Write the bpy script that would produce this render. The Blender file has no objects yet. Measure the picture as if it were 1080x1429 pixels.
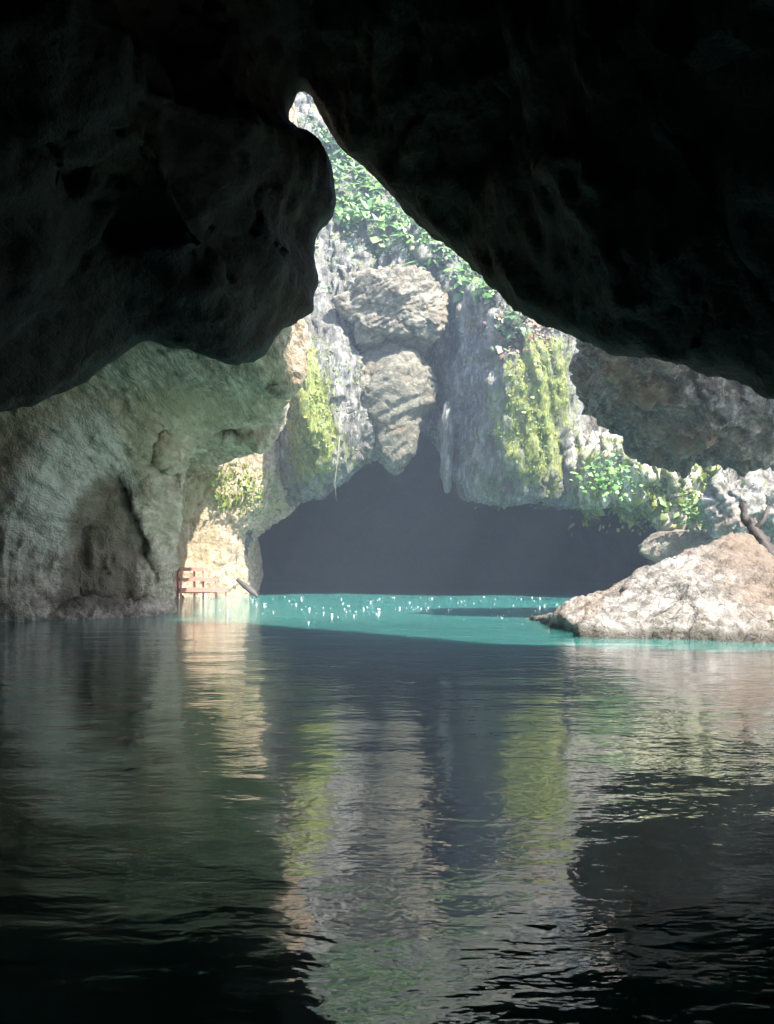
import bpy, math, random
import numpy as np
from mathutils import Vector, Matrix
random.seed(7); rng = np.random.default_rng(7)
R = math.radians
sc = bpy.context.scene
COL = sc.collection

# ---------------------------------------------------------------- camera, sky, sun, exposure
F, HOR, H_CAM = 1500.0, 795.0, 1.2           # focal length (photo pixels), horizon row, eye height (m)
cd = bpy.data.cameras.new('camera'); cam = bpy.data.objects.new('camera', cd); COL.objects.link(cam)
cam.location = (0, 0, H_CAM); cam.rotation_euler = (R(90), 0, 0)
cd.sensor_width = 36; cd.lens = F/1429*36; cd.shift_y = (HOR-714.5)/1429; cd.clip_end = 2000; cd.clip_start = .05
sc.camera = cam
SUN = Vector((.42, -.45, .79)).normalized()   # direction towards the sun
w = bpy.data.worlds.new('World'); sc.world = w; w.use_nodes = True
nt = w.node_tree; bg = nt.nodes['Background']
sky = nt.nodes.new('ShaderNodeTexSky'); sky.sky_type = 'NISHITA'; sky.sun_disc = False
sky.sun_elevation = math.asin(SUN.z); sky.sun_rotation = math.atan2(SUN.x, SUN.y)
nt.links.new(sky.outputs[0], bg.inputs[0]); bg.inputs[1].default_value = .15
sl = bpy.data.lights.new('sun', 'SUN'); sl.energy = 5.0; sl.angle = R(.5); sl.color = (1, .95, .86)
so = bpy.data.objects.new('sun', sl); COL.objects.link(so); so.location = (10, -20, 60)
so.rotation_euler = SUN.to_track_quat('Z', 'Y').to_euler()
vs = sc.view_settings; vs.view_transform = 'Standard'; vs.look = 'None'; vs.gamma = 1; vs.exposure = 2.2
sc.cycles.sample_clamp_indirect = 4.0
sc.cycles.volume_bounces = 0; sc.cycles.max_bounces = 6; sc.cycles.diffuse_bounces = 4; sc.cycles.glossy_bounces = 3
sc.cycles.adaptive_threshold = .02

def P(u, v, D):                               # photo pixel + distance -> point
    return ((u-540)/F*D, D, H_CAM+(HOR-v)/F*D)

# ---------------------------------------------------------------- numpy noise
def _h(i, j, k):
    n = (i*374761393 + j*668265263 + k*2147483647*3 + 1013904223) & 0xffffffff
    n = ((n ^ (n >> 13))*1274126177) & 0xffffffff
    n = ((n ^ (n >> 16))*2246822519) & 0xffffffff
    return n ^ (n >> 15)
def vnoise(x, y, z):                          # gradient-ish noise in -1..1
    x = np.asarray(x, float); y = np.asarray(y, float); z = np.asarray(z, float)
    x, y, z = np.broadcast_arrays(x, y, z)
    i = np.floor(x).astype(np.int64); j = np.floor(y).astype(np.int64); k = np.floor(z).astype(np.int64)
    fx, fy, fz = x-i, y-j, z-k
    ux, uy, uz = [t*t*t*(t*(t*6-15)+10) for t in (fx, fy, fz)]
    o = 0
    for a in (0, 1):
        for b in (0, 1):
            for c in (0, 1):
                hh = _h(i+a, j+b, k+c)
                g = (((hh & 1023)/511.5-1)*(fx-a) + (((hh >> 10) & 1023)/511.5-1)*(fy-b) + (((hh >> 20) & 1023)/511.5-1)*(fz-c))
                o = o + g*(ux if a else 1-ux)*(uy if b else 1-uy)*(uz if c else 1-uz)
    return o*1.3
def fbm(p, s, oct=4, gain=.5, off=0):
    x, y, z = [p[..., q]*s[q]+off*17.3+q*5.1 for q in range(3)]
    o, a = 0, 1
    for _ in range(oct):
        o = o + a*vnoise(x, y, z); x, y, z = x*2.03+3, y*2.03+7, z*2.03+1; a *= gain
    return o
def ridge(p, s, oct=4, gain=.5, off=0):
    x, y, z = [p[..., q]*s[q]+off*11.7+q*3.3 for q in range(3)]
    o, a = 0, 1
    for _ in range(oct):
        o = o + a*(1-2*np.abs(vnoise(x, y, z))); x, y, z = x*2.03+3, y*2.03+7, z*2.03+1; a *= gain
    return o-.7
def voro(p, s, off=0, tilt=False):                        # F1, F2-F1 and the cell's random number
    q = p*np.array(s)+off
    b = np.floor(q).astype(np.int64)
    f1 = np.full(len(q), 9.); f2 = np.full(len(q), 9.); idc = np.zeros(len(q)); tl = np.zeros(len(q))
    for a in (-1, 0, 1):
        for c in (-1, 0, 1):
            for d in (-1, 0, 1):
                e = b+np.array([a, c, d]); hh = _h(e[:, 0], e[:, 1], e[:, 2])
                pt = e+np.stack([(hh & 1023)/1023, ((hh >> 10) & 1023)/1023, ((hh >> 20) & 1023)/1023], 1)
                df = q-pt; r = np.sqrt((df**2).sum(1))
                nearer = r < f1
                f2 = np.where(nearer, f1, np.minimum(f2, r)); f1 = np.where(nearer, r, f1); idc = np.where(nearer, (hh >> 5 & 255)/255, idc)
                tl = np.where(nearer, df[:, 0]*((hh >> 3 & 255)/127.5-1)+df[:, 1]*((hh >> 13 & 255)/127.5-1)+df[:, 2]*((hh >> 19 & 255)/127.5-1), tl)
    return (f1, f2-f1, idc, tl) if tilt else (f1, f2-f1, idc)
def sst(a, b, x):
    t = np.clip((x-a)/(b-a), 0, 1); return t*t*(3-2*t)
def smin(a, b, k):
    h = np.clip(.5+.5*(b-a)/k, 0, 1); return b*(1-h)+a*h-k*h*(1-h)
def smax(a, b, k): return -smin(-a, -b, k)
def poly_sd(poly, x, z):                      # signed distance to a polygon, negative inside
    d = np.full(np.broadcast(x, z).shape, 1e9); s = np.ones(d.shape)
    n = len(poly)
    for i in range(n):
        ax, az = poly[i]; bx, bz = poly[(i+1) % n]
        ex, ez = bx-ax, bz-az; wx, wz = x-ax, z-az
        t = np.clip((wx*ex+wz*ez)/(ex*ex+ez*ez+1e-12), 0, 1)
        d = np.minimum(d, (wx-ex*t)**2+(wz-ez*t)**2)
        c1 = az <= z; c2 = bz > z; c3 = ex*wz > ez*wx
        flip = (c1 & c2 & c3) | (~c1 & ~c2 & ~c3)
        s = np.where(flip, -s, s)
    return np.sqrt(d)*s
def ell(x, y, z, c, r):                       # approximate ellipsoid distance
    k0 = np.sqrt(((x-c[0])/r[0])**2+((y-c[1])/r[1])**2+((z-c[2])/r[2])**2)
    k1 = np.sqrt(((x-c[0])/r[0]**2)**2+((y-c[1])/r[1]**2)**2+((z-c[2])/r[2]**2)**2)+1e-9
    return k0*(k0-1)/k1

def surface_net(f, lo, hi, res):
    ax = [np.arange(lo[q], hi[q]+res, res) for q in range(3)]
    X, Y, Z = ax[0][:, None, None], ax[1][None, :, None], ax[2][None, None, :]
    V = np.broadcast_to(f(X, Y, Z), (len(ax[0]), len(ax[1]), len(ax[2]))).astype(np.float32).copy()
    for q in range(3):                        # close the block at the domain's faces
        sl_ = [slice(None)]*3
        for e in (0, -1):
            sl_[q] = e; V[tuple(sl_)] = np.maximum(V[tuple(sl_)], .5*res); sl_[q] = slice(None)
    ins = V < 0
    n = [s-1 for s in V.shape]
    cnt = np.zeros(n, np.uint8)
    for a in (0, 1):
        for b in (0, 1):
            for c in (0, 1): cnt += ins[a:a+n[0], b:b+n[1], c:c+n[2]]
    act = np.argwhere((cnt > 0) & (cnt < 8))
    idx = -np.ones(n, np.int64); idx[tuple(act.T)] = np.arange(len(act))
    acc = np.zeros((len(act), 3)); num = np.zeros(len(act))
    cs = [np.array([a, b, c]) for a in (0, 1) for b in (0, 1) for c in (0, 1)]
    for p in cs:
        for q in range(3):
            if p[q]: continue
            p2 = p.copy(); p2[q] = 1
            va = V[tuple((act+p).T)]; vb = V[tuple((act+p2).T)]
            m = (va < 0) != (vb < 0)
            t = np.where(m, va/np.where(m, va-vb, 1), 0)
            pt = p[None, :]+t[:, None]*(p2-p)[None, :]
            acc += np.where(m[:, None], pt, 0); num += m
    v = (act+acc/num[:, None])*res+np.array(lo)
    quads = []
    for q in range(3):
        a, b = (q+1) % 3, (q+2) % 3
        s0 = [slice(1, -1)]*3; s0[q] = slice(0, -1); s1 = list(s0); s1[q] = slice(1, None)
        A, B = ins[tuple(s0)], ins[tuple(s1)]
        e = np.argwhere(A != B); flip = A[tuple(e.T)]
        off = np.ones(3, int); off[q] = 0; e = e+off
        da = np.zeros(3, int); da[a] = 1; db = np.zeros(3, int); db[b] = 1
        i0 = idx[tuple((e-da-db).T)]; i1 = idx[tuple((e-db).T)]; i2 = idx[tuple(e.T)]; i3 = idx[tuple((e-da).T)]
        qd = np.stack([i0, i1, i2, i3], 1)
        qd[~flip] = qd[~flip][:, ::-1]
        quads.append(qd)
    return v, np.concatenate(quads)
def grid_quads(n, m):
    i = np.arange(n*m).reshape(n, m)
    return np.stack([i[:-1, :-1].ravel(), i[1:, :-1].ravel(), i[1:, 1:].ravel(), i[:-1, 1:].ravel()], 1)
def vnormals(v, q):
    nn = np.cross(v[q[:, 2]]-v[q[:, 0]], v[q[:, 3 if q.shape[1] == 4 else 1]]-v[q[:, 1 if q.shape[1] == 4 else 0]])
    if q.shape[1] == 3: nn = np.cross(v[q[:, 1]]-v[q[:, 0]], v[q[:, 2]]-v[q[:, 0]])
    o = np.stack([sum(np.bincount(q[:, c], nn[:, k], len(v)) for c in range(q.shape[1])) for k in range(3)], 1)
    return o/(np.linalg.norm(o, axis=1, keepdims=True)+1e-9)
def smooth_v(v, q, it):
    e = np.concatenate([q[:, [0, 1]], q[:, [1, 2]], q[:, [2, 3]], q[:, [3, 0]]])
    for _ in range(it):
        s = np.stack([np.bincount(e[:, 0], v[e[:, 1], k], len(v))+np.bincount(e[:, 1], v[e[:, 0], k], len(v)) for k in range(3)], 1)
        c = np.bincount(e[:, 0], minlength=len(v))+np.bincount(e[:, 1], minlength=len(v))
        v = .5*v+.5*s/c[:, None]
    return v

def subdiv(v, q):
    E = np.concatenate([q[:, [0, 1]], q[:, [1, 2]], q[:, [2, 3]], q[:, [3, 0]]]); E.sort(axis=1)
    key, inv = np.unique(E[:, 0]*np.int64(len(v))+E[:, 1], return_inverse=True)
    a, b = key//len(v), key % len(v)
    m = len(q); nv = len(v); ne = len(key)
    em = nv+inv.reshape(4, m); fc = nv+ne+np.arange(m)
    vv = np.concatenate([v, (v[a]+v[b])/2, v[q].mean(1)])
    qq = np.concatenate([np.stack([q[:, k], em[k], fc, em[k-1]], 1) for k in range(4)])
    return vv, qq
def crag(v, s, warp=.35, off=0):              # blocky broken-rock relief: flat cells at different heights with cracks between
    wv = v+warp*np.stack([fbm(v, (1/s[0]*0+.9,)*3, 3, off=off+k*2) for k in range(3)], 1)
    f1, f21, idc, tl = voro(wv, s, off*7.7, True)
    return (idc-.5)*.55+tl*1.0+np.minimum(f21, .07)*3.5-.2
# ---------------------------------------------------------------- mesh objects
def mesh_obj(name, v, faces, mat, parent=None, origin=None, smooth=True, attrs=None, edges=None):
    v = np.asarray(v, float)
    if origin is not None: v = v-np.asarray(origin)
    me = bpy.data.meshes.new(name)
    if isinstance(faces, np.ndarray):
        k = faces.shape[1]
        me.vertices.add(len(v)); me.vertices.foreach_set('co', v.astype(np.float32).ravel())
        me.loops.add(faces.size); me.loops.foreach_set('vertex_index', faces.astype(np.int32).ravel())
        me.polygons.add(len(faces)); me.polygons.foreach_set('loop_start', np.arange(0, faces.size, k, dtype=np.int32))
        me.update(calc_edges=True)
    else:
        me.from_pydata([tuple(p) for p in v], [], faces)
    me.polygons.foreach_set('use_smooth', [smooth]*len(me.polygons))
    for kk, arr in (attrs or {}).items():
        at = me.attributes.new(kk, 'FLOAT', 'POINT'); at.data.foreach_set('value', np.asarray(arr, np.float32))
    me.materials.append(mat); me.validate()
    o = bpy.data.objects.new(name, me); COL.objects.link(o)
    if origin is not None and parent is None: o.location = origin
    if parent is not None: o.parent = parent
    return o
def tag(o, label=None, cat=None, group=None, kind=None):
    for k, val in (('label', label), ('category', cat), ('group', group), ('kind', kind)):
        if val: o[k] = val
    return o
def empty(name, loc, rz=0):
    o = bpy.data.objects.new(name, None); COL.objects.link(o); o.location = loc; o.rotation_euler = (0, 0, rz); o.empty_display_size = .2
    return o
def box_vf(lo, hi):
    (x0, y0, z0), (x1, y1, z1) = lo, hi
    v = [(x0, y0, z0), (x1, y0, z0), (x1, y1, z0), (x0, y1, z0), (x0, y0, z1), (x1, y0, z1), (x1, y1, z1), (x0, y1, z1)]
    return v, [(0, 3, 2, 1), (4, 5, 6, 7), (0, 1, 5, 4), (1, 2, 6, 5), (2, 3, 7, 6), (3, 0, 4, 7)]
def tube_vf(pts, rad, n=8, jit=0.0, seed=0):
    rg = np.random.default_rng(seed); pts = [Vector(p) for p in pts]; v = []; f = []
    for i, p in enumerate(pts):
        d = (pts[min(i+1, len(pts)-1)]-pts[max(i-1, 0)]).normalized()
        a = d.orthogonal().normalized() if i == 0 else (a-d*a.dot(d)).normalized()
        b = d.cross(a); r = rad[i] if hasattr(rad, '__len__') else rad
        for k in range(n):
            t = 2*math.pi*k/n; rr = r*(1+jit*(rg.random()-.5)*2)
            v.append(p+a*math.cos(t)*rr+b*math.sin(t)*rr)
    for i in range(len(pts)-1):
        for k in range(n):
            f.append((i*n+k, i*n+(k+1) % n, (i+1)*n+(k+1) % n, (i+1)*n+k))
    f.append(tuple(range(n))[::-1]); f.append(tuple(range((len(pts)-1)*n, len(pts)*n)))
    return [tuple(p) for p in v], f

# ---------------------------------------------------------------- materials
def new_mat(name):
    m = bpy.data.materials.new(name); m.use_nodes = True
    return m, m.node_tree, m.node_tree.nodes['Principled BSDF']
def nd(nt, t, **kw):
    n = nt.nodes.new(t)
    for k, val in kw.items(): setattr(n, k, val)
    return n
def noise_n(nt, vec, scale, detail=6, rough=.6, dist=0):
    n = nd(nt, 'ShaderNodeTexNoise'); n.inputs['Scale'].default_value = scale; n.inputs['Detail'].default_value = detail
    n.inputs['Roughness'].default_value = rough; n.inputs['Distortion'].default_value = dist
    nt.links.new(vec, n.inputs['Vector']); return n.outputs['Fac']
def ramp(nt, fac, stops):
    n = nd(nt, 'ShaderNodeValToRGB'); e = n.color_ramp.elements
    while len(e) < len(stops): e.new(.5)
    for i, (p, c) in enumerate(stops): e[i].position = p; e[i].color = (*c, 1) if len(c) == 3 else c
    nt.links.new(fac, n.inputs[0]); return n.outputs[0]
def mix(nt, fac, a, b):
    n = nd(nt, 'ShaderNodeMix', data_type='RGBA')
    for s, val in ((n.inputs[0], fac), (n.inputs[6], a), (n.inputs[7], b)):
        if hasattr(val, 'links') or isinstance(val, bpy.types.NodeSocket): nt.links.new(val, s)
        else: s.default_value = (*val, 1) if isinstance(val, tuple) else val
    return n.outputs[2]
def mth(nt, op, a, b=None):
    n = nd(nt, 'ShaderNodeMath', operation=op)
    for s, val in ((n.inputs[0], a), (n.inputs[1], b)):
        if val is None: continue
        if isinstance(val, bpy.types.NodeSocket): nt.links.new(val, s)
        else: s.default_value = val
    return n.outputs[0]
def rock_mat(name, dark, mid, pale, stain, stretch=(1, 1, 1), scale=1.0, moss=None, bump=.06, rough=.85, pale_amt=.62, tints=(), sharp=1.0):
    m, nt, b = new_mat(name)
    geo = nd(nt, 'ShaderNodeNewGeometry')
    mp = nd(nt, 'ShaderNodeVectorMath', operation='MULTIPLY'); mp.inputs[1].default_value = stretch
    nt.links.new(geo.outputs['Position'], mp.inputs[0]); vec = mp.outputs[0]
    n1 = noise_n(nt, vec, .9*scale, 5, .65, .4); n2 = noise_n(nt, vec, 4*scale, 4, .7); n3 = noise_n(nt, geo.outputs['Position'], .35*scale, 3, .6, .6)
    c = ramp(nt, n1, [(.28, dark), (.5, mid), (pale_amt+.12, pale)])
    c2 = ramp(nt, n2, [(.52-.22*sharp, dark), (.52, mid), (.53+.19*sharp, pale)])
    c = mix(nt, .45, c, c2)
    c = mix(nt, ramp(nt, n3, [(.5, (0, 0, 0)), (.68, (.8, .8, .8))]), c, stain)
    for an, tc_ in tints:                      # per-vertex tints: stains, plus sun, bounce light and shade painted into colour
        ta = nd(nt, 'ShaderNodeAttribute', attribute_name=an)
        c = mix(nt, mth(nt, 'MULTIPLY', ta.outputs['Fac'], ramp(nt, n2, [(.3, (.35, .35, .35)), (.6, (1, 1, 1))])), c, tc_)
    if moss:
        at = nd(nt, 'ShaderNodeAttribute', attribute_name='moss')
        mv = nd(nt, 'ShaderNodeVectorMath', operation='MULTIPLY'); mv.inputs[1].default_value = (1.3, 1.3, .45)
        nt.links.new(geo.outputs['Position'], mv.inputs[0])
        nm = noise_n(nt, mv.outputs[0], 2.2, 5, .75); nm2 = noise_n(nt, mv.outputs[0], 5, 4, .75)
        mc = ramp(nt, nm2, [(.3, moss[0]), (.5, moss[1]), (.7, moss[2])])
        s = mth(nt, 'ADD', at.outputs['Fac'], mth(nt, 'MULTIPLY', mth(nt, 'SUBTRACT', nm, .5), 1.6))
        fac = ramp(nt, s, [(.38, (0, 0, 0)), (.62, (1, 1, 1))])
        c = mix(nt, fac, c, mc)
    nt.links.new(c, b.inputs['Base Color']); b.inputs['Roughness'].default_value = rough
    b.inputs['Specular IOR Level'].default_value = .3
    nb = noise_n(nt, vec, 2.5*scale, 6, .72)
    bp = nd(nt, 'ShaderNodeBump'); bp.inputs['Strength'].default_value = 1; bp.inputs['Distance'].default_value = bump
    vr = nd(nt, 'ShaderNodeTexVoronoi', feature='DISTANCE_TO_EDGE'); vr.inputs['Scale'].default_value = 1.6*scale
    wv = nd(nt, 'ShaderNodeVectorMath', operation='ADD'); nt.links.new(vec, wv.inputs[0])
    nc = nd(nt, 'ShaderNodeTexNoise'); nc.inputs['Scale'].default_value = 1.5; nc.inputs['Detail'].default_value = 2; nt.links.new(vec, nc.inputs['Vector'])
    nt.links.new(nc.outputs['Color'], wv.inputs[1]); nt.links.new(wv.outputs[0], vr.inputs['Vector'])
    crack = ramp(nt, vr.outputs['Distance'], [(0, (0, 0, 0)), (.06, (1, 1, 1))])
    hsum = mth(nt, 'ADD', mth(nt, 'MULTIPLY', nb, 2.0), mth(nt, 'MULTIPLY', crack, .12))
    nt.links.new(hsum, bp.inputs['Height']); nt.links.new(bp.outputs[0], b.inputs['Normal'])
    return m
MOSS = ((.04, .055, .016), (.15, .175, .042), (.32, .33, .12))
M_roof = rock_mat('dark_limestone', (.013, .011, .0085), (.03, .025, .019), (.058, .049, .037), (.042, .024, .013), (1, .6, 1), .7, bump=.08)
M_wall = rock_mat('grey_green_limestone', (.12, .085, .055), (.40, .31, .22), (.66, .55, .43), (.29, .24, .145), (2.0, .3, 1.8), .9, moss=MOSS, bump=.11, sharp=.6, tints=(('calcite_bounce', (.56, .50, .42)), ('brown', (.085, .06, .035))))
WET = ('wet', (.05, .045, .034))
M_cliff = rock_mat('weathered_cliff_limestone', (.035, .033, .03), (.135, .13, .12), (.42, .41, .38), (.10, .085, .06), (1.5, 1, .45), .9, moss=MOSS, bump=.14, sharp=.55, tints=(('pale', (.60, .55, .44)), ('tan', (.20, .16, .105))))
M_boulder = rock_mat('tan_limestone_boulder', (.04, .034, .026), (.155, .14, .108), (.40, .37, .31), (.15, .11, .07), (1, 1, 1.3), .9, moss=MOSS, bump=.10, sharp=.6)
M_pale = rock_mat('pale_limestone', (.05, .045, .04), (.20, .185, .165), (.52, .50, .48), (.20, .145, .10), (1, 1, 1), 1.6, moss=MOSS, bump=.09, sharp=.55, tints=(('tan', (.165, .12, .085)), WET))
M_shelf = rock_mat('dark_ledge_limestone', (.03, .024, .018), (.19, .155, .115), (.7, .65, .58), (.28, .17, .07), (.8, 1, 1.0), 1.7, bump=.18, sharp=.45, rough=.5, tints=(('calcite_bounce', (.34, .38, .37)),))

def simple_mat(name, col, rough=.7, var=.25, scale=6, stretch=(1, 1, 1), bump=.0, trans=0):
    m, nt, b = new_mat(name)
    tc = nd(nt, 'ShaderNodeTexCoord'); mp = nd(nt, 'ShaderNodeVectorMath', operation='MULTIPLY'); mp.inputs[1].default_value = stretch
    nt.links.new(tc.outputs['Object'], mp.inputs[0])
    n = noise_n(nt, mp.outputs[0], scale, 6, .65)
    lo = tuple(x*(1-var) for x in col); hi = tuple(min(1, x*(1+var)) for x in col)
    nt.links.new(ramp(nt, n, [(.3, lo), (.7, hi)]), b.inputs['Base Color']); b.inputs['Roughness'].default_value = rough
    if bump:
        bp = nd(nt, 'ShaderNodeBump'); bp.inputs['Distance'].default_value = bump; nt.links.new(n, bp.inputs['Height']); nt.links.new(bp.outputs[0], b.inputs['Normal'])
    return m
def leaf_mat(name, cols):
    m, nt, b = new_mat(name)
    oi = nd(nt, 'ShaderNodeObjectInfo'); geo = nd(nt, 'ShaderNodeNewGeometry')
    s = mth(nt, 'FRACT', mth(nt, 'ADD', oi.outputs['Random'], geo.outputs['Random Per Island']))
    c = ramp(nt, s, [(i/(len(cols)-1), k) for i, k in enumerate(cols)])
    nt.links.new(c, b.inputs['Base Color']); b.inputs['Roughness'].default_value = .45
    tr = nd(nt, 'ShaderNodeBsdfTranslucent'); nt.links.new(c, tr.inputs[0])
    mx = nd(nt, 'ShaderNodeMixShader'); mx.inputs[0].default_value = .3
    nt.links.new(b.outputs[0], mx.inputs[1]); nt.links.new(tr.outputs[0], mx.inputs[2])
    nt.links.new(mx.outputs[0], nt.nodes['Material Output'].inputs[0])
    return m
M_leaf = leaf_mat('leaf_green', [(.035, .09, .025), (.10, .22, .05), (.20, .33, .08), (.07, .17, .08), (.24, .30, .12)])
M_leaf2 = leaf_mat('leaf_dark', [(.04, .09, .035), (.08, .15, .06), (.13, .2, .1), (.10, .09, .06)])
M_moss = leaf_mat('moss_leaf', [(.09, .13, .025), (.15, .19, .035), (.24, .26, .06), (.09, .2, .07)])
M_litter = leaf_mat('leaf_litter', [(.18, .08, .05), (.25, .14, .10), (.3, .26, .2), (.12, .12, .06)])
M_stem = simple_mat('stem_bark', (.10, .075, .05), .9, .3, 9)
M_root = simple_mat('pale_root', (.20, .18, .15), .9, .3, 9)
M_trunk = simple_mat('dark_wet_bark', (.035, .026, .022), .7, .5, 7, (1, 1, 1), .03)
M_log = simple_mat('driftwood', (.06, .05, .045), .8, .4, 8, (1, 1, 1), .02)
M_wood = simple_mat('pinkish_painted_wood', (.42, .19, .155), .7, .22, 9, (.4, 3, 3), .004)
M_foam = simple_mat('splash_water', (.85, .9, .9), .2, .05, 3)
# ---------------------------------------------------------------- water
def water_mat():
    m, nt, b = new_mat('turquoise_cave_water')
    geo = nd(nt, 'ShaderNodeNewGeometry')
    n = noise_n(nt, geo.outputs['Position'], .25, 4, .5)
    nt.links.new(ramp(nt, n, [(.3, (.038, .185, .168)), (.7, (.05, .22, .2))]), b.inputs['Base Color'])
    b.inputs['Roughness'].default_value = .03; b.inputs['IOR'].default_value = 2.0
    b.inputs['Subsurface Weight'].default_value = 1; b.inputs['Subsurface Radius'].default_value = (.4, 1, .95); b.inputs['Subsurface Scale'].default_value = 3.0   # milky water spreads the light
    mp = nd(nt, 'ShaderNodeVectorMath', operation='MULTIPLY'); mp.inputs[1].default_value = (.75, 1, 1)
    nt.links.new(geo.outputs['Position'], mp.inputs[0])
    n1 = noise_n(nt, mp.outputs[0], 1.1, 2, .5); n2 = noise_n(nt, mp.outputs[0], 4.5, 3, .55, .3); n3 = noise_n(nt, mp.outputs[0], 14, 2, .5)
    h = mth(nt, 'ADD', mth(nt, 'MULTIPLY', n1, .020), mth(nt, 'ADD', mth(nt, 'MULTIPLY', n2, .0065), mth(nt, 'MULTIPLY', n3, .0012)))
    sp = nd(nt, 'ShaderNodeSeparateXYZ'); nt.links.new(geo.outputs['Position'], sp.inputs[0])
    mr = nd(nt, 'ShaderNodeMapRange', interpolation_type='SMOOTHSTEP'); nt.links.new(sp.outputs['Y'], mr.inputs[0])
    mr.inputs[1].default_value = 20; mr.inputs[2].default_value = 33; mr.inputs[3].default_value = 0; mr.inputs[4].default_value = 1   # dripping water roughens the open pool
    n4 = noise_n(nt, geo.outputs['Position'], 7, 3, .6)
    h = mth(nt, 'ADD', h, mth(nt, 'MULTIPLY', mth(nt, 'MULTIPLY', n4, .05), mr.outputs[0]))
    bp = nd(nt, 'ShaderNodeBump'); bp.inputs['Strength'].default_value = 1; bp.inputs['Distance'].default_value = 1
    nt.links.new(h, bp.inputs['Height']); nt.links.new(bp.outputs[0], b.inputs['Normal'])
    return m
xs = np.concatenate([np.linspace(-40, -8, 12)[:-1], np.linspace(-8, 8, 120), np.linspace(8, 40, 12)[1:]])
ys = np.concatenate([np.linspace(-20, 0, 12)[:-1], np.linspace(0, 20, 200)[:-1], np.linspace(20, 125, 80)])
gx, gy = np.meshgrid(xs, ys, indexing='ij'); pv = np.stack([gx.ravel(), gy.ravel(), 0*gx.ravel()], 1)
pv[:, 2] = .006*fbm(pv, (.5, .8, 1), 2)*sst(30, 6, pv[:, 1])
tag(mesh_obj('water', pv, grid_quads(len(xs), len(ys)), water_mat()), 'still turquoise cave water with fine ripples and mirror reflections', 'water', kind='structure')

# ---------------------------------------------------------------- near cave roof: the dark arch framing the picture
LX = [-14, -8, -6.1, -2.9, -1.5, -.9, 1.2, 3.2, 4.7, 7, 14]
LY = [16, 16.5, 17, 18, 19, 19, 18, 15.2, 13.4, 12.4, 12]
lip_px = [(418,113),(436,133),(452,163),(470,190),(500,222),(535,258),(562,283),(600,318),(640,352),(672,380),(705,412),(735,436),(765,452),
          (790,466),(822,478),(850,488),(905,500),(960,508),(1010,520),(1080,548),(1180,590)]
lipL = lambda x: np.interp(x, LX, LY)
def on_lip(u, v):                              # a pixel on the lip: its distance follows the lip's own curve
    D = 18.
    for _ in range(30): D = float(lipL((u-540)/F*D))
    p = P(u, v, D); return (p[0], p[2])
poly = [on_lip(*p) for p in lip_px]
poly += [(8.0, 2.2), (9.5, 0.5), (10, -3), (-13, -3), (-13, 1.5), (-9, 2.9)]
poly += [on_lip(*p) for p in [(0,568),(60,552),(120,522),(165,492),(196,468),(225,476),(250,480),(290,493),(330,506),(368,492),(392,462),(413,447),
         (440,430),(441,400),(440,372),(443,340),(446,318),(462,306),(469,285),(466,262),(460,232),(452,212),(432,192),(404,176),(400,152),(406,138)]]
roof_top_x = [-14, -1.5, 1.2, 3.2, 4.7, 7.5, 9, 14]
roof_top_z = [12.0, 11.5, 9.0, 6.0, 5.0, 4.6, 5, 6]
def f_roof(X, Y, Z):
    L = lipL(X)
    d2 = poly_sd(poly, X[:, 0, :], Z[0, 0, :][None, :])[:, None, :]
    t = L-Y
    void = d2-.55*np.maximum(t-.3, 0)-.9*np.maximum(-t-.3, 0)
    tun = np.maximum(np.maximum(np.abs(X)-9.5, Z-11.5), -8-Y)
    void = smax(void, np.where(t > 0, tun, -5), .8)
    top = np.interp(X, roof_top_x, roof_top_z)
    top = top+.9*vnoise(X*1.1, Y*.35, 0*X)+.5*vnoise(X*2.7+9, Y*.6, 0*X)          # ragged upper edge
    cap = (Z-(top+1.15*(t+.6)))*.65
    return np.maximum(np.maximum(-void, cap), np.maximum(np.abs(X)-13.6, np.maximum(-Y-11.6, Y-22)))
def roof_piece(lo, hi, res, name, parent=None):
    v, q = surface_net(f_roof, lo, hi, res)
    v = smooth_v(v, q, 1); n = vnormals(v, q)
    edge = sst(0, 3, lipL(v[:, 0])-v[:, 1])
    v = v+n*(fbm(v, (.35, .3, .35), 4)*(.05+.5*edge)+ridge(v, (.5, .18, .5), 4)*(.03+.16*edge)+crag(v, (.4, .25, .5), .6)*(.03+.2*edge)+fbm(v, (2, 2, 2), 4)*.07)[:, None]
    return mesh_obj(name, v, q, M_roof, parent)
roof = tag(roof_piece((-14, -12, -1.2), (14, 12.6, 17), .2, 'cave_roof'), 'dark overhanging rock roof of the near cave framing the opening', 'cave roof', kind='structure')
roof_piece((-14, 12.3, 1.5), (14, 23, 14), .105, 'roof_lip', roof)

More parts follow.
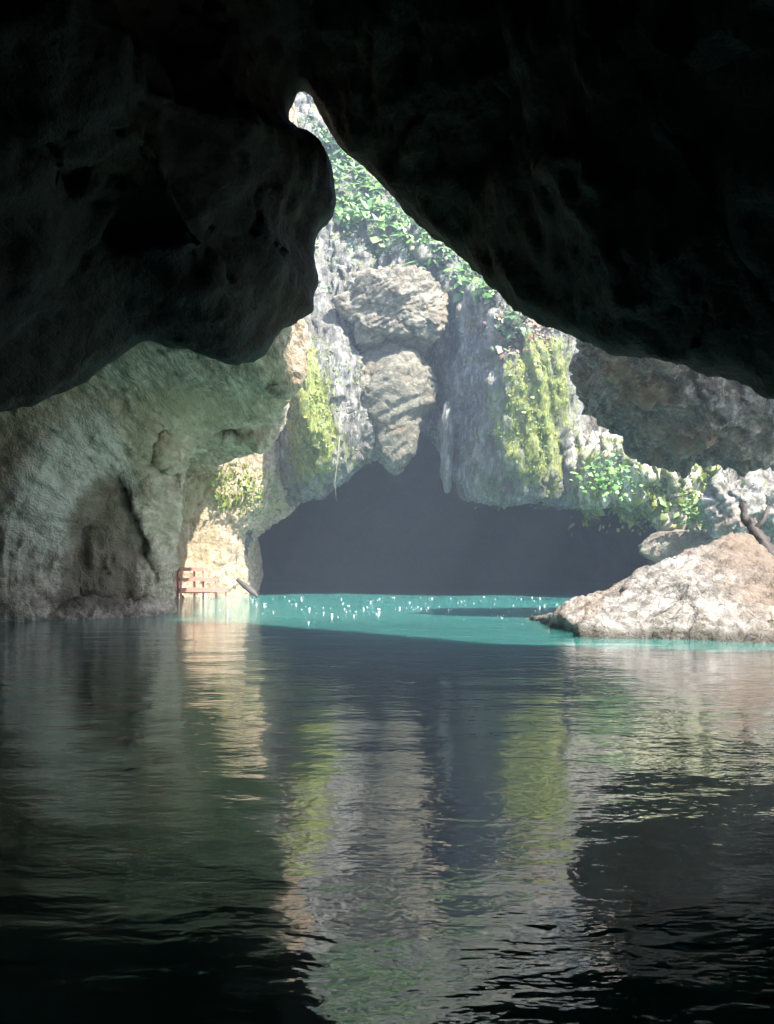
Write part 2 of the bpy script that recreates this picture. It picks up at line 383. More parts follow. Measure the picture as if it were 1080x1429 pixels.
# ---------------------------------------------------------------- left wall and vault
EY = [14, 20, 24, 30, 36, 38.5, 41, 44, 47, 50]; EX = [-1.8, -1.9, -2.1, -2.9, -3.6, -4.1, -5.3, -6.5, -7.6, -8.5]
def pp(pts, D): return [(P(u, v, D)[0], P(u, v, D)[2]) for u, v in pts]
niche = pp([(18,900),(22,800),(40,715),(80,645),(130,602),(180,586),(200,630),(212,700),(228,780),(236,900)], 25.5)
fissure = pp([(212,572),(208,590),(199,612),(196,628),(210,648),(222,680),(232,715),(240,760),(244,800),(230,788),(216,745),(203,702),(192,660),(186,634),(192,610),(203,588)], 25.3)
def f_left(X, Y, Z):
    E = np.interp(Y, EY, EX)
    body = (X-E)*.85+0*Z
    ceil = 5.35+.2*np.sin(Y*.35)
    wall = -10.8+.0*Y
    void = smax(Z-ceil, wall-X, 2.2)
    # pier: stands in the water, leaning out towards the top
    over = np.clip(Z, 0, 7)
    pier = np.sqrt(((X+9.6)/(3.85+.10*over**1.6*.3))**2+((Y-28.4-.0*Z)/(3.6+.085*over**2))**2)-1
    pier = pier*3.2
    solid = smin(-void, pier, 1.3)
    solid = smax(solid, body, .9)
    # curtain wall at the far end: concave below, its upper lip leaning out over the water
    lipz = sst(2.7, 4.9, Z)
    cur = smax(X-(-6.75+2.3*lipz), (46.6+(X+8.9)*1.25-1.3*lipz-Y)*.62, .9)
    solid = smin(solid, cur, .8)
    nd2 = poly_sd(niche, X[:, 0, :], Z[0, 0, :][None, :])[:, None, :]
    m0 = (solid < 0) & (Y > 19.5)
    front = np.where(m0.any(1), Y[0, np.argmax(m0, 1), 0], 60.)
    for _ in range(6):
        front[1:-1, 1:-1] = (front[1:-1, 1:-1]*2+front[:-2, 1:-1]+front[2:, 1:-1]+front[1:-1, :-2]+front[1:-1, 2:])/6
    front = front[:, None, :]
    depth = 1.0*sst(0, .75, -nd2)+.9*sst(.75, .9, -nd2)
    cut = np.maximum(nd2, Y-(front+depth))
    solid = smax(solid, -cut, .12)
    fs = poly_sd(fissure, X[:, 0, :], Z[0, 0, :][None, :])[:, None, :]
    solid = np.maximum(solid, -np.maximum(fs, Y-29))
    # little pendants and a hollow in the vault's edge
    solid = smin(solid, ell(X, Y, Z, P(395, 478, 24.5), (.42, .9, 1.05)), .3)
    solid = np.maximum(solid, -ell(X, Y, Z, P(325, 580, 31), (.85, 1.8, .75)))
    solid = smin(solid, ell(X, Y, Z, P(361, 580, 30.5), (.52, .7, 1.05)), .15)
    return np.maximum(np.maximum(solid, Z-11.5), 17.5+4*sst(5.4, 6.4, Z)-Y)
v, q = surface_net(f_left, (-13, 17, -1), (-1.2, 55, 12), .13)
v = smooth_v(v, q, 1); v, q = subdiv(v, q); n = vnormals(v, q)
rock_bot = sst(3, .3, v[:, 2])
vf = v.copy(); vf[:, 0] += .35*v[:, 2]; vf[:, 2] -= .12*v[:, 1]          # flow lines sweep along the vault and down the curtain
wfar = sst(42, 45, v[:, 1])
v = v+n*(ridge(v, (1.5, 1.5, .16), 5, off=6)*.2*wfar+fbm(v, (.5, .3, .5), 4)*.22+(1-.8*wfar)*ridge(vf, (2.2, .12, 2.0), 4, .6)*.045+(1-wfar)*ridge(vf, (.6, .1, .6), 3, off=8)*.12+ridge(v, (1.8, 1.8, .4), 5, off=3)*(.03+.13*rock_bot)+crag(v, (.7, .3, .7), .5)*.05+crag(v, (2.4, 1.6, 2.0), .2, 4)*(.012+.05*rock_bot)+fbm(v, (4, 3, 4), 3)*.02)[:, None]
n = vnormals(v, q)
lit = np.exp(-(((v[:, 1]-47)/2.5)**2+((v[:, 0]+5.4)/1.5)**2+((v[:, 2]-4.7)/1.1)**2))
nsd = poly_sd(niche, v[:, 0], v[:, 2]); nearp = sst(31, 29, v[:, 1])
calc = nearp*sst(-1.0, -.7, nsd)*sst(.35, .0, nsd)*sst(-6.0, -6.6, v[:, 0])*sst(.6, 2, v[:, 2])
brown = nearp*sst(-.75, -.95, nsd)*sst(-6.2, -6.9, v[:, 0])  # darker brown inside the niche, masked by its outline
tag(mesh_obj('cave_wall', v, q, M_wall, attrs={'moss': .62*lit, 'calcite_bounce': calc, 'brown': .8*brown}), 'grey green cave wall and low vault left of the pool with arched niche', 'cave wall', kind='structure')
LEFT = (v, n, lit)

# ---------------------------------------------------------------- back cliff with the far cave's mouth
mouth = pp([(326,860),(328,780),(338,732),(360,703),(410,693),(445,686),(470,668),(500,640),(545,615),(585,580),(612,585),(632,640),(652,690),(700,700),(760,698),(830,706),(866,716),(886,742),(893,775),(895,860)], 50)
def cliff_y(x, z):
    p = np.stack([x, 0*x+3, z], -1)
    y = 52.5+.06*z+np.maximum(z-14.5, 0)*.42+fbm(p, (.22, 1, .16), 4, off=1)*1.1
    y = y-4.6*np.exp(-(np.abs((x+3.5)/1.75)**3+np.abs((z-8.6)/4.6)**4))            # left mossy buttress
    bul = np.exp(-(np.abs((x-6.0-.05*(z-8))/2.9)**3.2+np.abs((z-8.6)/6.2)**4))
    y = y-6.2*bul                                                                   # right buttress
    y = y-2.2*np.exp(-(np.abs((x-.1)/2.6)**3+np.abs((z-10.2)/4.6)**4))-1.6*np.exp(-(((x+1.6)/1.0)**2+((z-6.6)/1.7)**2))   # swelling round the boulders
    y = y-.75*ridge(np.stack([x+.25*z, 0*x, z], -1), (.42, 1, .05), 3, off=4)*sst(2, 5, z)
    y = y+2.0*np.exp(-(((x-2.2)/.9)**2+((z-10)/5)**2))                              # recess beside it
    right = sst(7.6, 10.5, x)
    y = y-right*(7.0*sst(9, 5, z)+1.5)+right*2.2*sst(3.0, 1.6, z+.10*(x-9))
    y = y-sst(-5.2, -8, x)*2.5
    return y
nx, nz = 520, 470
gx = np.linspace(-15, 21, nx); gz = np.linspace(-1.5, 33, nz)
X2, Z2 = np.meshgrid(gx, gz, indexing='ij')
Yc = cliff_y(X2, Z2)
wob = .25*vnoise(X2*.8, 0*X2, Z2*.8)+.12*vnoise(X2*2.3, 0*X2+4, Z2*2.3)
ms = -poly_sd(mouth, X2, Z2); ms = ms+wob*np.exp(-np.maximum(ms, 0)/.5)
Ym = Yc+np.where(ms > 0, 1.6*(1-np.exp(-np.maximum(ms, 0)/.13)), 0)-.5*np.exp(-(np.minimum(ms, 0)/.5)**2)*0
v = np.stack([X2.ravel(), Ym.ravel(), Z2.ravel()], 1); q = grid_quads(nx, nz)
n = vnormals(v, q)
if n[nx*nz//2+nz-20, 1] > 0: q = q[:, ::-1]; n = -n
out = (ms.ravel() < .4)
amp = sst(.25, .0, ms.ravel())
keep = (ms.ravel()[q] < .2).any(1)
x_, z_ = v[:, 0], v[:, 2]
xw = x_+.8*fbm(v, (.5, .5, .35), 4, off=12); zw = z_+1.6*fbm(v, (.6, .6, .4), 4, off=13)
mossL = np.exp(-(np.abs((xw+3.4)/1.6)**2.5+np.abs((zw-8.2)/3.3)**3))
mossR = np.exp(-(np.abs((xw-6.6)/1.9)**2.5+np.abs((zw-8.0)/4.0)**4))
calm = 1-.55*np.maximum(mossL, mossR)
upper = sst(8, 14, v[:, 2])
v = v+n*(amp*calm*(ridge(v, (.9, .9, .16), 5)*.34+ridge(v, (2.4, 2.4, .5), 5, off=2)*.16+crag(v, (.8, .8, .3), .5)*.26+crag(v, (2.2, 2.2, 1.1), .25, 3)*.13+fbm(v, (1.2, 1.2, .8), 4)*.16+upper*fbm(v, (.5, .5, .5), 4, off=5)*.5))[:, None]
mossB = sst(8.0, 8.8, x_)*sst(2.6, 3.2, z_)*sst(7.5, 6.5, z_)*.52
mossU = .35*sst(12, 16, z_)
moss = np.maximum.reduce([.74*mossL, .71*mossR, mossB, mossU])
tag(mesh_obj('cliff', v, q[keep], M_cliff, attrs={'moss': moss, 'pale': sst(8.0, 9.2, x_)*sst(2.5, 3.1, z_+.3*fbm(v, (1, 1, 1), 3))*sst(8, 6.5, z_), 'tan': sst(8.3, 9.2, x_)*sst(3.1, 2.6, z_)}), 'weathered limestone cliff behind the pool with the far cave mouth', 'cliff', kind='structure')  # pale paints the sunlit strip's brightness; tan darkens the rock below it
CL = (v, vnormals(v, q), mossL, mossR, out)

# the far cave behind the mouth: a long low chamber
na, nb_ = 120, 90
A, B = np.meshgrid(np.linspace(0, 2*np.pi, na), np.linspace(.72, np.pi, nb_), indexing='ij')
d = np.stack([np.cos(A)*np.sin(B), -np.cos(B), np.sin(A)*np.sin(B)], -1).reshape(-1, 3)
v = d*np.array([20, 36, 15])+np.array([2.5, 80, .2])
v = v-d*((fbm(v, (.15, .15, .2), 4)*1.2+ridge(v, (.4, .2, .5), 4)*.3)*np.sin(B.ravel()))[:, None]
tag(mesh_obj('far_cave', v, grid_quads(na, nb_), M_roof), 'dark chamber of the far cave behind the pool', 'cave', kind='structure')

# ---------------------------------------------------------------- ledge hanging on the right
ledge_poly = [(5.3, 18), (5.1, 9.5), (5.2, 7.4), (5.45, 6.0), (5.9, 5.2), (6.8, 4.65), (8, 4.45), (10.5, 4.25), (16, 4.0), (22, 4), (22, 18)]
def f_ledge(X, Y, Z):
    d2 = poly_sd(ledge_poly, X[:, 0, :], Z[0, 0, :][None, :])[:, None, :]
    yf = 27.0-.85*(Z-4)
    s = smax(d2, np.maximum(yf-Y, Y-(30.5-.5*(Z-4))), 1.0)
    return np.maximum(s, Z-np.minimum(12, 7.3+1.0*np.maximum(X-5.6, 0)))
v, q = surface_net(f_ledge, (3.6, 15, 2.5), (17, 36, 16), .14)
v = smooth_v(v, q, 1); v, q = subdiv(v, q); n = vnormals(v, q)
vt = v.copy(); vt[:, 2] += .35*vt[:, 0]
v = v+n*(fbm(v, (.5, .5, .5), 4)*.4+ridge(vt, (.3, .8, 1.1), 5)*.26+ridge(v, (1.8, 1.8, 1.2), 5, off=3)*.16+crag(vt, (.5, .9, 1.0), .5)*.4+crag(v, (2.2, 2, 2.4), .2, 5)*.12+fbm(v, (4, 4, 4), 3)*.06)[:, None]
tag(mesh_obj('rock_ledge', v, q, M_shelf, origin=(8, 28, 4), attrs={'calcite_bounce': sst(5.8, 4.8, v[:, 2])*.35}), 'dark overhanging rock ledge with a bluish underside hanging above the sunlit rocks', 'rock ledge')  # light off the water painted as a bluish tint on the underside

# ---------------------------------------------------------------- outcrop in the water, right
def f_out(X, Y, Z):
    s = (X-3.0)
    crest = .12+np.interp(X, [3.15, 3.85, 4.5, 5.3, 6.4, 7.2, 7.6, 8.3, 9.2, 11], [-.4, .25, .5, .85, 1.35, 1.7, 1.72, 1.15, .85, .8])
    yc = np.interp(X, [3, 5, 7, 11], [20.6, 21.5, 22.8, 24.5])
    yfront = np.interp(X, [2.8, 3.4, 4.5, 6, 7.2, 11], [20.0, 19.4, 18.9, 18.0, 17.6, 17.5])
    fr = (Y-yfront)/(yc-yfront)
    h = np.where(fr < 1, crest*np.clip(fr, -.6, 1)**1.0, crest*(1-((Y-yc)/3.2)**2))
    h = np.where(fr < 0, fr*2.0, h)+.12
    h = np.where(crest < .05, crest-.3, h)
    d = (Z-h)*.6
    d = np.maximum(d, -ell(X, Y, Z, (6.85, 18.0, .05), (.34, 1.1, .58)))
    return d
v, q = surface_net(f_out, (2.4, 16.8, -.5), (11, 28, 3.4), .055)
v = smooth_v(v, q, 2); n = vnormals(v, q)
vr_ = v.copy(); vr_[:, 0] = .8*v[:, 0]+.6*v[:, 2]; vr_[:, 2] = .8*v[:, 2]-.6*v[:, 0]+.25*v[:, 1]
f1, f21, idc, tl = voro(vr_+.12*np.stack([fbm(v, (2, 2, 2), 2, off=k) for k in range(3)], 1), (3.2, 4.6, 7.0), 0, True)
g1, g21, idg = voro(v, (7, 9, 11), 31)
chip = sst(7.4, 5.6, v[:, 0]+.25*fbm(v, (1, 1, 1), 2))
v = v+n*(fbm(v, (.8, .8, .8), 4)*.2+chip*((idc-.5)*.04+tl*.05+np.minimum(f21, .07)*.4-.03+(idg-.5)*.02+ridge(vr_, (.8, 1.5, 3.0), 5)*.10)+(1-chip)*(ridge(v, (1.2, 3, 4), 4)*.06+(idc-.5)*.06)+fbm(v, (6, 6, 6), 3)*.02)[:, None]
tag(mesh_obj('rock_outcrop', v, q, M_pale, origin=(6, 20, 0), smooth=True, attrs={'moss': 0*f1, 'tan': (1-chip)*.95, 'wet': sst(.20, .08, v[:, 2]+.06*fbm(v, (2, 2, 2), 3))}), 'pale jagged rock outcrop sloping into the water at right', 'rock outcrop')  # right part darkened with tan in place of a cast shadow

# ---------------------------------------------------------------- boulders
def boulder(name, c, r, mat, label, seed, cuts=12, flat=.78, disp=.1, res=40, moss=0., group=None, lean=None, keep=()):
    n_ = res; th = np.linspace(0, 2*np.pi, 2*n_, endpoint=False)
    ph = np.linspace(.02, np.pi-.02, n_)
    T, Ph = np.meshgrid(th, ph, indexing='ij')
    d = np.stack([np.sin(Ph)*np.cos(T), np.sin(Ph)*np.sin(T), np.cos(Ph)], -1).reshape(-1, 3)
    rg = np.random.default_rng(seed)
    rad = np.ones(len(d))
    nrm = rg.normal(size=(cuts, 3)); nrm /= np.linalg.norm(nrm, axis=1, keepdims=True)
    nrm = np.concatenate([nrm, np.array(keep, float).reshape(-1, 3)]) if len(keep) else nrm
    for m_ in nrm:
        dt = d@(m_/np.linalg.norm(m_)); hgt = flat+.16*rg.random()
        rad = np.minimum(rad, np.where(dt > .05, hgt/np.maximum(dt, .05), 9))
    p = d*rad[:, None]*np.array(r)
    off = np.array([seed*3.1, seed*1.7, 0])
    p = p+d*(fbm(p+off, (.7, .7, .7), 3)*disp*1.6+0)[:, None]
    pr_ = p@np.array([[.9, 0, -.43], [0, 1, 0], [.43, 0, .9]])+off
    p = p+d*(ridge(pr_, (.35, .5, 2.2), 5)*disp*.8+crag(p+off, (.9, .9, 1.1), .3)*disp*1.2+crag(pr_, (1.2, 2, 3.2), .15, 2)*disp*.55)[:, None]
    i = np.arange(2*n_*n_).reshape(2*n_, n_); i = np.vstack([i, i[:1]])
    qd = np.stack([i[:-1, :-1].ravel(), i[:-1, 1:].ravel(), i[1:, 1:].ravel(), i[1:, :-1].ravel()], 1)
    fac = [tuple(a) for a in qd]+[tuple(i[:-1, 0]), tuple(i[:-1, -1][::-1])]
    o = mesh_obj(name, p+np.array(c), fac, mat, origin=(c[0], c[1], c[2]-r[2]), attrs={'moss': np.full(len(p), moss)})
    return tag(o, label, 'boulder', group)
boulder('boulder', P(547, 428, 50.6), (3.5, 2.6, 2.6), M_boulder, 'big angular tan boulder wedged high on the cliff under the leafy shrubs', 3, 22, .6, .2, 130, keep=[(.75, -.6, .2), (-.25, -.9, -.2), (.1, -.4, .9), (0, -.3, -1)])
M_round = rock_mat('olive_grey_shaded_boulder', (.045, .042, .03), (.13, .122, .092), (.30, .28, .225), (.2, .13, .085), (1, 1, 1.4), 1.2, moss=MOSS, bump=.10, sharp=.6)  # darker copy of the boulder rock, shade put into its colour
boulder('boulder', P(541, 552, 50.9), (2.2, 2.0, 2.6), M_round, 'smooth rounded boulder hanging above the middle of the dark cave mouth', 5, 9, .8, .1, 90, keep=[(-.6, -.3, -.7), (.7, -.3, -.6)])
boulder('boulder', P(549, 600, 50.6), (1.1, 1.3, 2.1), M_round, 'small tapering rock below the smooth rounded boulder', 9, 8, .74, .11, 50)
boulder('boulder', P(624, 625, 49.6), (.34, .6, 2.1), M_cliff, 'narrow pale rock tooth hanging right of the rounded boulder', 13, 5, .75, .05, 40)
for k, (u, vv, D, r, lb) in enumerate([(1025, 700, 40, (1.1, .8, 1.5), 'white sunlit rock with dark cracks behind the leaning trunk'),
        (1075, 698, 41, (1.3, .9, 1.5), 'white sunlit rock at the right edge above the trunk'),
        (960, 768, 42.5, (2.0, 1.4, 1.0), 'brown rounded rock rim at the right end of the dark cave mouth')]):
    boulder('boulder', P(u, vv, D), r, M_pale if k < 2 else M_boulder, lb, 21+k, 14, .7, .2 if k < 2 else .08, 70, keep=[(.25, -.65, .7), (-.2, -.8, .5)], moss=(.3, .34, .1)[k])
boulder('boulder', P(1078, 872, 19.0), (.30, .35, .34), M_boulder, 'small tan rock at the water edge beside the dark hollow', 33, 6, .85, .03, 20)

# ---------------------------------------------------------------- wooden landing with rails
def landing():
    D = 45.0; x0, _, z0 = P(247, 833, D)
    root = empty('wooden_landing', (x0, D, 0)); s = D/F
    tag(root, 'pinkish wooden landing with three rails at the foot of the left wall', 'landing')
    def part(nm, lo, hi, parent=root):
        v_, f_ = box_vf(lo, hi); return mesh_obj(nm, v_, f_, M_wood, parent, smooth=False)
    zt = lambda v_: H_CAM+(HOR-v_)*s
    xt = lambda u: (u-239)*s
    part('rail', (xt(238), -.07, zt(797)), (xt(276), .05, zt(792)))
    part('rail', (xt(238), -.09, zt(811)), (xt(294), .04, zt(806.5)))
    part('rail', (xt(242), -.11, zt(826)), (xt(309), .03, zt(820.5)))
    for u, vt_, y in ((239.5, 792.2, .058), (245, 793, -.14), (262.5, 792.4, .06), (275, 792.4, .056), (293, 807, .055), (307, 821, .05)):
        part('post', (xt(u)-.04, y, -.4), (xt(u)+.04, y+.08, zt(vt_)))
    for k in range(5):
        part('deck_board', (xt(240), .20+k*.2, zt(828)), (xt(300), .38+k*.2, zt(826.5)))
landing()

# ---------------------------------------------------------------- logs and trunk
pts = [P(331, 809, 47.5), P(343, 818, 47.2), P(352, 826, 47), P(360, 833, 46.8)]
v_, f_ = tube_vf(pts, [.08, .13, .12, .06], 10, .3, 3)
tag(mesh_obj('driftwood_log', v_, f_, M_log, origin=pts[2]), 'short dark driftwood log leaning into the water at the cave mouth', 'log')
tr = empty('leaning_trunk', P(1095, 800, 23.5))
tag(tr, 'dark leaning tree trunk standing on top of the pale outcrop', 'tree trunk')
o0 = Vector(tr.location)
ctl = [(1150, 836, 23.0), (1100, 800, 23.3), (1076, 776, 23.5), (1062, 756, 23.65), (1052, 738, 23.8), (1040, 722, 23.9), (1037, 704, 24.05)]
pts, rads = [], []
for k in range(29):
    t = k/28*(len(ctl)-1); i_ = min(int(t), len(ctl)-2); f__ = t-i_
    p_ = Vector(P(*ctl[i_])).lerp(Vector(P(*ctl[i_+1])), f__)-o0
    pts.append(p_+Vector((random.gauss(0, .02), random.gauss(0, .02), random.gauss(0, .02)))); rads.append((.21-.14*k/28)*random.uniform(.85, 1.2))
v_, f_ = tube_vf(pts, rads, 12, .22, 5); mesh_obj('trunk', v_, f_, M_trunk, tr)
a, b = Vector(P(1054, 740, 23.7))-o0, Vector(P(1072, 706, 23.9))-o0
v_, f_ = tube_vf([a, a.lerp(b, .5)+Vector((.05, 0, -.03)), b], [.08, .055, .03], 8, .2, 8); mesh_obj('branch', v_, f_, M_trunk, tr)

# ---------------------------------------------------------------- plants
def leaf_mesh(name, L, W, mat, fold=.15, droop=.25):
    v = []; n_ = 5
    for i in range(n_+1):
        t = i/n_; wd = W*math.sin(math.pi*min(1, .08+.92*t)**.8)*.5 if i < n_ else 0.002
        z = -droop*L*t*t
        v += [(L*t, -wd, z+fold*wd), (L*t, 0, z), (L*t, wd, z+fold*wd)]
    f = []
    for i in range(n_):
        a = i*3
        f += [(a, a+3, a+4, a+1), (a+1, a+4, a+5, a+2)]
    me = bpy.data.meshes.new(name); me.from_pydata(v, [], f); me.materials.append(mat)
    me.polygons.foreach_set('use_smooth', [True]*len(me.polygons)); return me
LEAVES = [leaf_mesh('leaf', .75, .23, M_leaf), leaf_mesh('leaf', .6, .2, M_leaf, droop=.4), leaf_mesh('leaf', .9, .27, M_leaf, droop=.15)]
def surf_at(u, v_):                            # where the ray through a pixel meets the cliff (a place on the cliff, found once)
    D = 52.
    for _ in range(40):
        x, _, z = P(u, v_, D); D = .6*D+.4*float(cliff_y(np.array([x]), np.array([z]))[0])
    return P(u, v_, D)
def rosette_plant(u, v_, nl, label, group, size=1.0):
    x, y, z = surf_at(u, v_); y -= .15
    root = empty('leafy_shrub', (x, y+.3, z)); tag(root, label, 'shrub', group)
    tips = []
    for k in range(3):
        tip = Vector((random.uniform(-.7, .7), -random.uniform(.5, 1.1), random.uniform(-.2, .7)))*size; tips.append(tip)
        vv_, ff_ = tube_vf([(0, 0, 0), tip*.5+Vector((0, 0, .12)), tip], [.04, .03, .015], 6); mesh_obj('stem', vv_, ff_, M_stem, root)
    for k in range(nl):
        tip = tips[k % 3]; lf = bpy.data.objects.new('leaf', random.choice(LEAVES)); COL.objects.link(lf); lf.parent = root
        a = random.uniform(0, 2*math.pi); el = random.uniform(-.5, .5)
        dr = Vector((math.cos(a), -.5+math.sin(a)*.6, el+math.sin(a)*.5)).normalized()
        up = Vector((0, -.55, .85)); yv = up.cross(dr).normalized(); zv = dr.cross(yv)
        M = Matrix((dr, yv, zv)).transposed().to_4x4(); M.translation = tip
        s = size*random.uniform(.7, 1.15); lf.matrix_local = M@Matrix.Scale(s, 4)
    return root
main = [(470, 205, 'leafy green shrub at the narrow top of the opening'), (480, 245, 'bright green shrub just below the narrow top of the opening'),
        (515, 268, 'leafy green shrub against the sloping roof edge midway up'), (505, 312, 'rosette shrub with long pale hanging leaves above the big boulder'),
        (545, 300, 'bright green shrub by the roof edge above the big boulder'), (530, 330, 'drooping leafy shrub directly above the big boulder'),
        (585, 330, 'small blue green shrub touching the roof edge right of the boulder'), (600, 365, 'shrub with sparse leaves at the right shoulder of the big boulder'),
        (640, 385, 'small dark shrub over the recess right of the big boulder'), (578, 385, 'small hanging shrub on the right top of the big boulder'),
        (462, 185, 'pale green shrub highest in the opening below grey rock')]
nl_each = [30, 34, 30, 30, 34, 26, 22, 18, 16, 14, 24]
for (u, v_, lb), nl in zip(main, nl_each): rosette_plant(u, v_, nl, lb, 'leafy shrubs on the upper cliff', 1.0 if nl > 20 else .8)

def leaf_cloud(name, pts, nrm, size, mat, seed, parent=None, origin=None, kind=None, up=.4):
    rg = np.random.default_rng(seed); V = []; Fc = []; n_ = len(pts)
    d = rg.normal(size=(n_, 3)); d -= nrm*(d*nrm).sum(1, keepdims=True)*.7; d[:, 2] -= .35
    d /= np.linalg.norm(d, axis=1, keepdims=True)
    nn = nrm+rg.normal(size=(n_, 3))*.45; nn[:, 2] += up
    s = np.cross(nn, d); s /= np.linalg.norm(s, axis=1, keepdims=True)+1e-6; nn = np.cross(d, s)
    L = size*np.exp(rg.normal(-.15, .4, (n_, 1))); W = L*rg.uniform(.28, .45, (n_, 1))
    V = np.stack([pts, pts+d*L*.45+s*W-nn*L*.03, pts+d*L*.5+nn*L*.07, pts+d*L*.45-s*W-nn*L*.03, pts+d*L-nn*L*.12], 1).reshape(-1, 3)
    b = np.arange(n_)[:, None]*5
    Fq = np.concatenate([b+np.array([[0, 1, 2]]), b+np.array([[0, 2, 3]]), b+np.array([[1, 4, 2]]), b+np.array([[3, 2, 4]])])
    o = mesh_obj(name, V, Fq, mat, parent, origin, smooth=True)
    if kind: o['kind'] = kind
    return o
# background shrubs over the upper cliff: trunk + foliage each
bgs = [(455, 205), (490, 225), (500, 285), (540, 280), (560, 320), (600, 345), (620, 360), (655, 400), (680, 420), (470, 265), (500, 250), (560, 350), (720, 455), (480, 300), (470, 320)]
BL = ['topmost loose bush in the narrow neck of the opening', 'loose bush against the roof edge below the narrow neck', 'loose bush midway down the leafy slope', 'loose bush touching the roof edge midway down the slope',
      'dense bush just above the right corner of the big boulder', 'loose bush by the roof edge right of the big boulder', 'sparse bush under the roof edge above the recess', 'bush over the top of the dark recess',
      'bush at the head of the right buttress beside the roof edge', 'bush beside the dark left rock near the neck', 'leafy bush in the middle of the upper slope', 'bush resting on the top of the big boulder',
      'lowest bush under the roof edge above the mossy right buttress', 'bush left of the rosette shrub above the boulder', 'bush hugging the dark left rock above the big boulder']
for k, (u, v_) in enumerate(bgs):
    x, y, z = surf_at(u, v_); root = empty('cliff_bush', (x, y, z))
    tag(root, BL[k], 'bush', 'loose bushes on the upper cliff')
    g = 1.0 if v_ < 340 else .75
    vv_, ff_ = tube_vf([(0, .2, -.3), (0, -.3, .1), (.1, -.6, .4)], [.05, .04, .02], 6); mesh_obj('trunk', vv_, ff_, M_stem, root)
    c = rng.normal(size=(14, 3))*np.array([.7, .35, .6])*g+np.array([0, -.4, .2])
    pts_ = np.repeat(c, 16, 0)+rng.normal(size=(14*16, 3))*.16
    nn = np.tile(np.array([[0, -.7, .7]]), (len(pts_), 1))
    leaf_cloud('foliage', pts_, nn, .30, M_leaf if k % 3 else M_leaf2, 100+k, root, kind='stuff')
# creeping ground cover on the sunlit buttresses, rock ledges and upper cliff
def scatter(mask, v, n, count, seed):
    rg = np.random.default_rng(seed); pr = np.clip(mask, 0, None); pr = pr/pr.sum()
    i = rg.choice(len(v), count, p=pr); return v[i]+n[i]*.03+rg.normal(size=(count, 3))*.05, n[i]
v, n, mL, mR, out = CL
clump = sst(.0, .5, fbm(v, (.7, .7, .7), 3, off=9))
p_, n_ = scatter(mL*out*(.15+clump)*(v[:, 2] > 6), v, n, 1700, 1)
tag(leaf_cloud('creeping_moss', p_, n_, .11, M_moss, 2, kind='stuff'), 'yellow green moss and creepers on the left buttress', 'moss')
p_, n_ = scatter(mR*out*(.08+clump), v, n, 2000, 3)
tag(leaf_cloud('creeping_moss', p_, n_, .11, M_moss, 4, kind='stuff'), 'yellow green moss and creepers on the right buttress', 'moss')
up = sst(11.5, 15, v[:, 2])*(np.abs(v[:, 0]-1.5) < 7)*(v[:, 2] < 27)*(.1+clump)
p_, n_ = scatter(up, v, n, 5200, 5)
tag(leaf_cloud('cliff_undergrowth', p_, n_, .24, M_leaf2, 6, kind='stuff'), 'dark tangled undergrowth on the upper cliff', 'undergrowth')
lt = np.exp(-(((v[:, 0]-6)/1.6)**2+((v[:, 2]-12.2)/1.2)**2))
p_, n_ = scatter(lt, v, n, 900, 7)
tag(leaf_cloud('leaf_litter', p_, n_, .2, M_litter, 8, kind='stuff'), 'reddish dead leaves caught at the top of the right buttress', 'leaf litter')
br = sst(8.2, 9, v[:, 0])*sst(2.6, 3.1, v[:, 2])*sst(6.5, 5.5, v[:, 2])*(v[:, 0] < 17)*(.05+clump)
p_, n_ = scatter(br, v, n, 3200, 9)
tag(leaf_cloud('ground_plants', p_, n_, .22, M_moss, 10, kind='stuff'), 'sunlit small plants between the pale rocks under the hanging ledge', 'plants')
v, n, lit = LEFT
p_, n_ = scatter(np.where(n[:, 0] > .1, lit, lit*.1)*(lit > .1)+1e-12, v, n, 900, 11)
tag(leaf_cloud('creeping_moss', p_, n_, .16, M_moss, 12, kind='stuff'), 'sunlit moss on the far edge of the left vault', 'moss')
for u, v_, lb in ((985, 715, 'bright green plant between the sunlit rocks under the ledge'), (850, 665, 'green creeper hanging at the left end below the ledge'), (1065, 735, 'yellow green plant beside the leaning trunk')):
    x, y, z = P(u, v_, 41.2); root = empty('rock_plant', (x, y, z-.4)); tag(root, lb, 'plant')
    vv_, ff_ = tube_vf([(0, .5, -.3), (0, .1, .1), (0, 0, .4)], [.04, .03, .015], 6); mesh_obj('stem', vv_, ff_, M_stem, root)
    pts_ = rng.normal(size=(220, 3))*np.array([.5, .3, .38])+np.array([0, 0, .45])
    leaf_cloud('foliage', pts_, np.tile(np.array([[0, -.6, .8]]), (220, 1)), .22, M_leaf, int(u), root, kind='stuff')
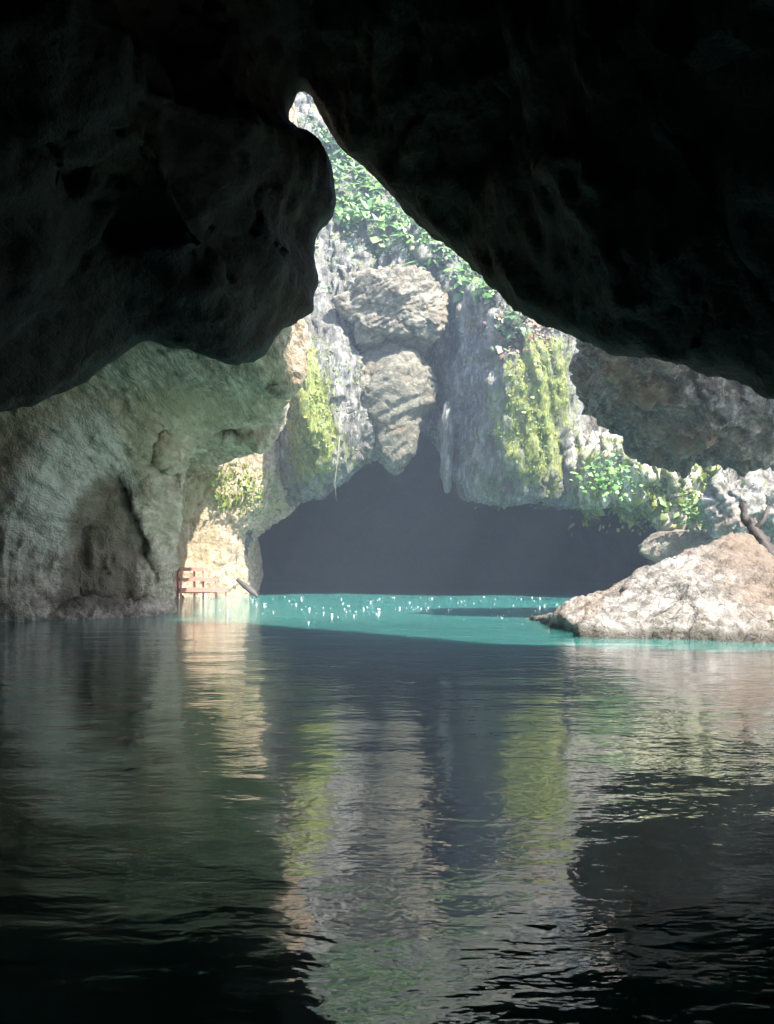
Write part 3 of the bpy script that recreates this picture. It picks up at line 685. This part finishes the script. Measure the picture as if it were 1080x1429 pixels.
# hanging roots
RL = ['thin root hanging left of the rounded boulder', 'thin root dangling from the bottom of the left mossy buttress', 'leftmost of three thin roots in the recess right of the boulders', 'long middle root of three in the recess right of the boulders', 'short rightmost root of three in the recess right of the boulders']
for k, (u, v0, v1, D) in enumerate([(470, 330, 470, 49.5), (478, 345, 450, 49.4), (486, 470, 600, 50), (474, 610, 700, 47.6), (640, 470, 600, 49), (652, 480, 640, 48.6), (668, 470, 560, 48), (628, 470, 590, 49.6)][2:4]):
    a, b = Vector(P(u, v0, D)), Vector(P(u+random.uniform(-5, 5), v1, D))
    vv_, ff_ = tube_vf([a, a.lerp(b, .35)+Vector((random.uniform(-.15, .15), 0, 0)), a.lerp(b, .7)+Vector((random.uniform(-.15, .15), 0, 0)), b], [.022, .018, .014, .008], 6)
    tag(mesh_obj('hanging_root', vv_, ff_, M_root, origin=a), RL[k], 'root', 'hanging roots on the cliff')

# ---------------------------------------------------------------- drips hitting the pool
V, Fq = [], []
def drop(c, r, h):
    b = len(V); m = 5
    for k in range(m):
        t = 2*math.pi*k/m; V.append((c[0]+r*math.cos(t), c[1]+r*math.sin(t), c[2]+h*.35))
    V.append((c[0], c[1], c[2])); V.append((c[0], c[1], c[2]+h))
    for k in range(m): Fq.append((b+k, b+(k+1) % m, b+m+1)); Fq.append((b+(k+1) % m, b+k, b+m))
for k in range(100):
    D = random.uniform(23.5, 48); u = 300+480*random.betavariate(1.3, 1.3); x = (u-540)/F*D
    s = (.35+.25*random.expovariate(1))*(D/34)
    drop((x, D, -.005), .035*s, .035*s)
    for _ in range(random.randint(0, 4)): drop((x+random.gauss(0, .10), D+random.gauss(0, .10), random.uniform(.005, .06)), .011*s, .016*s)
tag(mesh_obj('rain_splashes', V, Fq, M_foam), 'white splashes of dripping water dotting the turquoise pool', 'splashes', kind='stuff')

# ---------------------------------------------------------------- misty air
m = bpy.data.materials.new('pale_mist'); m.use_nodes = True; nt = m.node_tree
nt.nodes.remove(nt.nodes['Principled BSDF'])
pvn = nt.nodes.new('ShaderNodeVolumePrincipled'); pvn.inputs['Color'].default_value = (.62, .79, 1, 1); pvn.inputs['Density'].default_value = .0023
nt.links.new(pvn.outputs[0], nt.nodes['Material Output'].inputs['Volume'])
v_, f_ = box_vf((-45, -25, -3), (45, 130, 36))
tag(mesh_obj('haze', v_, f_, m, smooth=False), 'pale mist filling the sunlit shaft', 'haze', kind='stuff')
